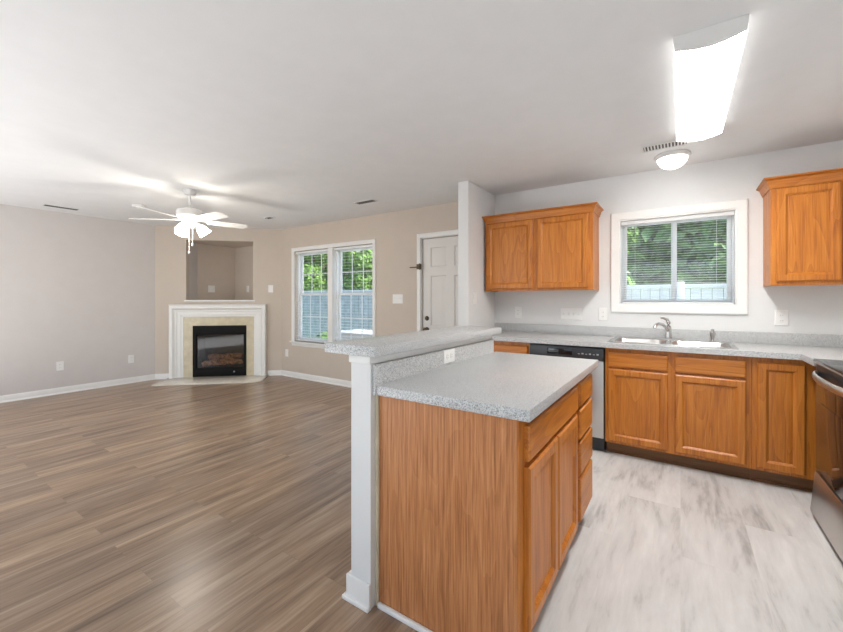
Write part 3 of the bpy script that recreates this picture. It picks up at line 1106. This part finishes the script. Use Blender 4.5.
# ceiling fan with light kit
fan_c = Vector((-4.32, 2.04, H))
fan = thing('ceiling_fan', tuple(fan_c), 'white five blade ceiling fan with lit glass shades in the living room', 'ceiling fan')
FM = Matrix.Translation(fan_c)
MB(FM).lathe([(.062, 0), (.062, -.03), (.045, -.055), (.02, -.062)], (0, 0, 0), 28).build('canopy', 'fan_white', fan)
MB(FM).cyl((0, 0, -.05), (0, 0, -.20), .012, 14).build('downrod', 'fan_white', fan)
MB(FM).lathe([(.02, -.185), (.06, -.195), (.115, -.215), (.125, -.235), (.125, -.280), (.105, -.308), (.075, -.325), (.06, -.345), (.055, -.375), (.03, -.388), (.003, -.39)], (0, 0, 0), 32).build('motor_housing', 'fan_white', fan)
for k in range(5):
    a = R(77 + 72 * k)
    MR = FM @ Matrix.Rotation(a, 4, 'Z')
    MT = MR @ Matrix.Translation((0, 0, -.318)) @ Matrix.Rotation(R(-13), 4, 'X')
    outline = []
    for (x, w_) in ((.17, .045), (.22, .056), (.40, .064), (.52, .066), (.56, .058), (.58, .036), (.585, .0)):
        outline.append((x, w_))
    poly = [(x, -w_) for x, w_ in outline] + [(x, w_) for x, w_ in outline[-2::-1]]
    bl = MB(MT).prism(poly, -.003, .003).build('blade', 'fan_white', fan)
    br = MB(MR)
    br.prism([(.09, -.016), (.16, -.014), (.24, -.034), (.245, .034), (.16, .014), (.09, .016)], -.318, -.313)
    br.build('blade_iron', 'fan_white', fan)
for k, a in enumerate((-95, 25, 145)):
    a = R(a + 33.81 + 8)
    dvec = Vector((math.cos(a), math.sin(a), 0))
    p0 = Vector((0, 0, -.350))
    p1 = p0 + dvec * .075 + Vector((0, 0, -.012))
    MB(FM).tube([p0 + dvec * .03, p0 + dvec * .06, p1], .012, 10).build('lamp_arm', 'fan_white', fan)
    ax = (dvec * .75 + Vector((0, 0, -1))).normalized()
    MB(FM).lathe([(.018, -.01), (.024, .0), (.022, .014)], p1, 16, ax).build('lamp_holder', 'fan_white', fan)
    MB(FM).lathe([(.020, .010), (.034, .022), (.048, .05), (.056, .085), (.066, .118), (.064, .119), (.052, .09), (.03, .06), (.004, .05)], p1, 22, ax, cap0=True).build('glass_shade', 'shade_glow', fan)
for (ox, oy, zb) in ((.025, -.02, -.65), (.07, -.005, -.57)):
    q = Vector((ox, oy, 0))
    ch = MB(FM).cyl(q + Vector((0, 0, -.36)), q + Vector((0, 0, zb)), .0022, 6).build('pull_chain', 'fan_white', fan)
    MB(FM).lathe([(.002, .0), (.010, -.012), (.011, -.022), (.004, -.034)], q + Vector((0, 0, zb)), 12).build('pull_knob', 'fan_white', ch)


lamp('fan_bulbs', 'POINT', fan_c + Vector((0, 0, -.56)), (0, 0, 0), 13, (1, .95, .86), shadow_soft_size=.07)

# ceiling registers
def vent(x, y, lx, ly, label, mat='vent_white', along='x', gaps=9, slat=None):
    t = thing('ceiling_vent', (x, y, H), label, 'air vent')
    ring_m = MB()
    a, c = lx / 2, ly / 2
    e = .012
    for q in ((-a, a, -c, -c + e), (-a, a, c - e, c), (-a, -a + e, -c + e, c - e), (a - e, a, -c + e, c - e)):
        ring_m.box(x + q[0], x + q[1], y + q[2], y + q[3], H - .008, H - .0005, .002)
    ring_m.build('frame', mat, t)
    MB().box(x - a + e, x + a - e, y - c + e, y + c - e, H - .002, H - .0005).build('duct', 'vent_dark', t, smooth=False)
    m = MB()
    for k in range(gaps):
        f = (k + .5) / gaps
        if along == 'x':
            yy = y - c + e + (ly - 2 * e) * f
            m.box(x - a + e, x + a - e, yy - .0035, yy + .0035, H - .009, H - .0025)
        else:
            xx = x - a + e + (lx - 2 * e) * f
            m.box(xx - .0045, xx + .0045, y - c + e, y + c - e, H - .009, H - .0025)
    m.build('louvres', slat or mat, t)
    return t


vent(-.10, 3.43, .30, .13, 'white ceiling vent beside the fluorescent light near the dome light', along='y', gaps=13)
vent(-3.10, 3.44, .30, .11, 'dark ceiling vent near the tan wall between window and door', along='x', gaps=3, mat='vent_white', slat='vent_dark')
vent(-6.46, 1.52, .12, .34, 'long ceiling vent close to the pale left wall', along='y', gaps=3, slat='vent_dark')
vent(-4.85, 3.36, .15, .11, 'small dark ceiling vent between the fan and the fireplace', along='x', gaps=2, slat='vent_dark')
sd = thing('smoke_detector', (-5.55, 2.02, H), 'round white smoke detector on the ceiling left of the fan', 'smoke detector')
MB().lathe([(.065, 0), (.065, -.022), (.055, -.032), (.02, -.034), (.002, -.034)], (-5.55, 2.02, H), 28).build('housing', 'vent_white', sd)
MB().lathe([(.022, -.033), (.020, -.038), (.002, -.039)], (-5.55, 2.02, H), 16).build('test_button', 'vent_white', sd)

# ------------------------------------------------------------------ garden
GZ = -.35
plain('bounce_slab', (.50, .49, .47), .9, var=.08)
struct(MB().box(-8.0, 1.5, YK + .145, 6.8, GZ - .05, GZ + .004).build('trim_4', 'bounce_slab', smooth=False))  # unseen slab added so the box reflects grey instead of grass
g = MB().box(-30, 15, YK + .14, 30, GZ - .1, GZ).build('ground', 'grass', smooth=False)
struct(g)


def fence(name, x0, x1, y, z1, mat, label, board, gap):
    t = thing(name, ((x0 + x1) / 2, y, GZ), label, 'fence')
    m = MB()
    x = x0
    while x < x1 - .01:
        m.box(x, min(x + board, x1), y, y + .02, GZ + .05, z1 - .06)
        x += board + gap
    m.build('boards', mat, t, smooth=False)
    for zz in (z1 - .06, GZ + .15):
        MB().box(x0, x1, y - .03, y + .05, zz, zz + .075, .005).build('rail', mat, t)
    n = max(1, round((x1 - x0) / 2.0))
    for k in range(n + 1):
        px = x0 + (x1 - x0) * k / n
        MB().box(px - .055, px + .055, y - .045, y + .065, GZ, z1 + .06, .006).build('post', mat, t)
    return t


fence('privacy_fence', -4.0, 6.0, 8.0, 1.50, 'fence_white', 'white privacy fence seen through the kitchen window', .14, .008)
fence('picket_fence', -17.0, -4.15, 8.0, 1.50, 'fence_grey', 'grey board fence seen through the living room window', .16, .02)


def leaf_cloud(mb, c, rad, n, size, rnd):
    bm = mb.bm
    core = bmesh.new()
    bmesh.ops.create_icosphere(core, subdivisions=2, radius=1)
    for v in core.verts:
        v.co *= rnd.uniform(.55, .85)
        v.co = Vector((v.co.x * rad[0], v.co.y * rad[1], v.co.z * rad[2])) + Vector(c)
    mb._merge(core)
    for _ in range(n):
        while True:
            v = Vector((rnd.uniform(-1, 1), rnd.uniform(-1, 1), rnd.uniform(-1, 1)))
            if .25 < v.length < 1:
                break
        v *= (.75 + .25 * rnd.random()) / max(v.length, .55) if rnd.random() < .5 else 1
        p = Vector(c) + Vector((v.x * rad[0], v.y * rad[1], v.z * rad[2]))
        nrm = (v + Vector((rnd.uniform(-.8, .8), rnd.uniform(-.8, .8), rnd.uniform(-.3, 1)))).normalized()
        q = nrm.to_track_quat('Z', 'Y') @ Matrix.Rotation(rnd.uniform(0, 6.28), 3, 'Z').to_quaternion()
        s = size * rnd.uniform(.6, 1.3)
        pts = [q @ Vector(a) for a in ((-s, 0, 0), (0, -s * .5, .06 * s), (s, 0, -.1 * s), (0, s * .5, .06 * s))]
        bm.faces.new([bm.verts.new(p + a) for a in pts])


def tree(name, x, y, h, rad, label, cat='tree', mat='leaf', n=2600, size=.16, seed=1):
    rnd = random.Random(seed)
    t = thing(name, (x, y, GZ), label, cat)
    m = MB().tube([(x, y, GZ), (x + .05, y, GZ + h * .3), (x - .05, y + .05, GZ + h * .75)], [.16, .12, .05], 10)
    for k in range(5):
        a = rnd.uniform(0, 6.28)
        m.tube([(x, y, GZ + h * (.25 + .08 * k)), (x + math.cos(a) * rad * .35, y + math.sin(a) * rad * .35, GZ + h * (.4 + .08 * k)), (x + math.cos(a) * rad * .7, y + math.sin(a) * rad * .7, GZ + h * (.5 + .08 * k))], [.06, .04, .015], 7)
    m.build('trunk', 'bark', t)
    m = MB()
    for k in range(9):
        a = rnd.uniform(0, 6.28)
        q = rnd.uniform(.1, .6)
        zz = GZ + h * (.24 + .66 * (k / 8))
        cr = rad * rnd.uniform(.45, .62)
        leaf_cloud(m, (x + math.cos(a) * rad * q, y + math.sin(a) * rad * q, zz), (cr, cr, cr * .8), n // 9, size, rnd)
    m.build('foliage', mat, t, smooth=False)
    return t


tree('leafy_tree', -1.75, 11.3, 4.6, 1.25, 'green tree behind the white fence, seen in the left kitchen window pane', n=8000, size=.10, seed=3)
tree('leafy_tree', 1.6, 11.4, 4.6, 1.25, 'green tree behind the white fence, seen in the right kitchen window pane', mat='leaf_dark', n=8000, size=.10, seed=5)
tree('leafy_tree', -13.8, 11.4, 4.8, 1.25, 'sunlit green tree behind the grey fence, seen in the left living room window', n=8000, size=.10, seed=8)
tree('leafy_tree', -10.3, 11.2, 4.8, 1.25, 'green tree behind the grey fence, seen in the right living room window', n=8000, size=.10, seed=9)


def hedge(x0, x1, y, h, label, mat, n, seed):
    rnd = random.Random(seed)
    m = MB()
    k = int((x1 - x0) / 1.2)
    for i in range(k):
        for zf in (.2, .5, .8):
            leaf_cloud(m, (x0 + (i + .5) * 1.2, y + rnd.uniform(-.3, .3), GZ + h * zf), (1.0, .8, h * .28), n, .3, rnd)
    # stems
    t = thing('tall_hedge', ((x0 + x1) / 2, y, GZ), label, 'hedge')
    m.build('foliage', mat, t, smooth=False)
    s = MB()
    for i in range(k):
        xx = x0 + (i + .5) * 1.2
        s.tube([(xx, y, GZ), (xx + .05, y, GZ + h * .8)], [.05, .02], 6)
    s.build('stems', 'bark', t)
    return t


hedge(-3.2, 7.5, 15.2, 6.5, 'tall dark green hedge far behind the kitchen window trees', 'leaf_dark', 420, 21)
hedge(-23.0, -5.0, 15.2, 6.5, 'tall green hedge far behind the living room window trees', 'leaf', 420, 22)
tree('low_shrub', -6.35, 5.6, .85, .45, 'low dark green shrub below the left living room window', 'shrub', 'leaf_dark', 900, .05, 31)
sb = thing('deck_box', (-4.35, 5.25, GZ), 'white slatted storage box outside the right living room window', 'storage box')
m = MB()
for k in range(8):
    z = GZ + .03 + .12 * k
    m.box(-5.25, -3.55, 4.98, 5.0, z, z + .11, .004)
    m.box(-5.25, -3.55, 5.58, 5.60, z, z + .11, .004)
    m.box(-5.25, -5.23, 5.0, 5.58, z, z + .11, .004)
    m.box(-3.57, -3.55, 5.0, 5.58, z, z + .11, .004)
m.build('slatted_sides', 'siding_white', sb)
MB().box(-5.29, -3.51, 4.95, 5.63, GZ + .985, GZ + 1.02, .006).build('lid', 'siding_white', sb)

# repeats share a group
GROUPS = {'wall_outlet': 'white wall outlets', 'light_switch': 'white light switches', 'base_cabinet': 'oak base cabinets along the kitchen wall',
          'wall_cabinet': 'oak wall cabinets beside the kitchen window', 'ceiling_vent': 'ceiling vents', 'leafy_tree': 'trees behind the fences',
          'window_blind': 'white window blinds', 'tall_hedge': 'hedges behind the trees'}
for o in COL.objects:
    g_ = GROUPS.get(o.name.split('.')[0])
    if g_ and o.parent is None:
        o['group'] = g_
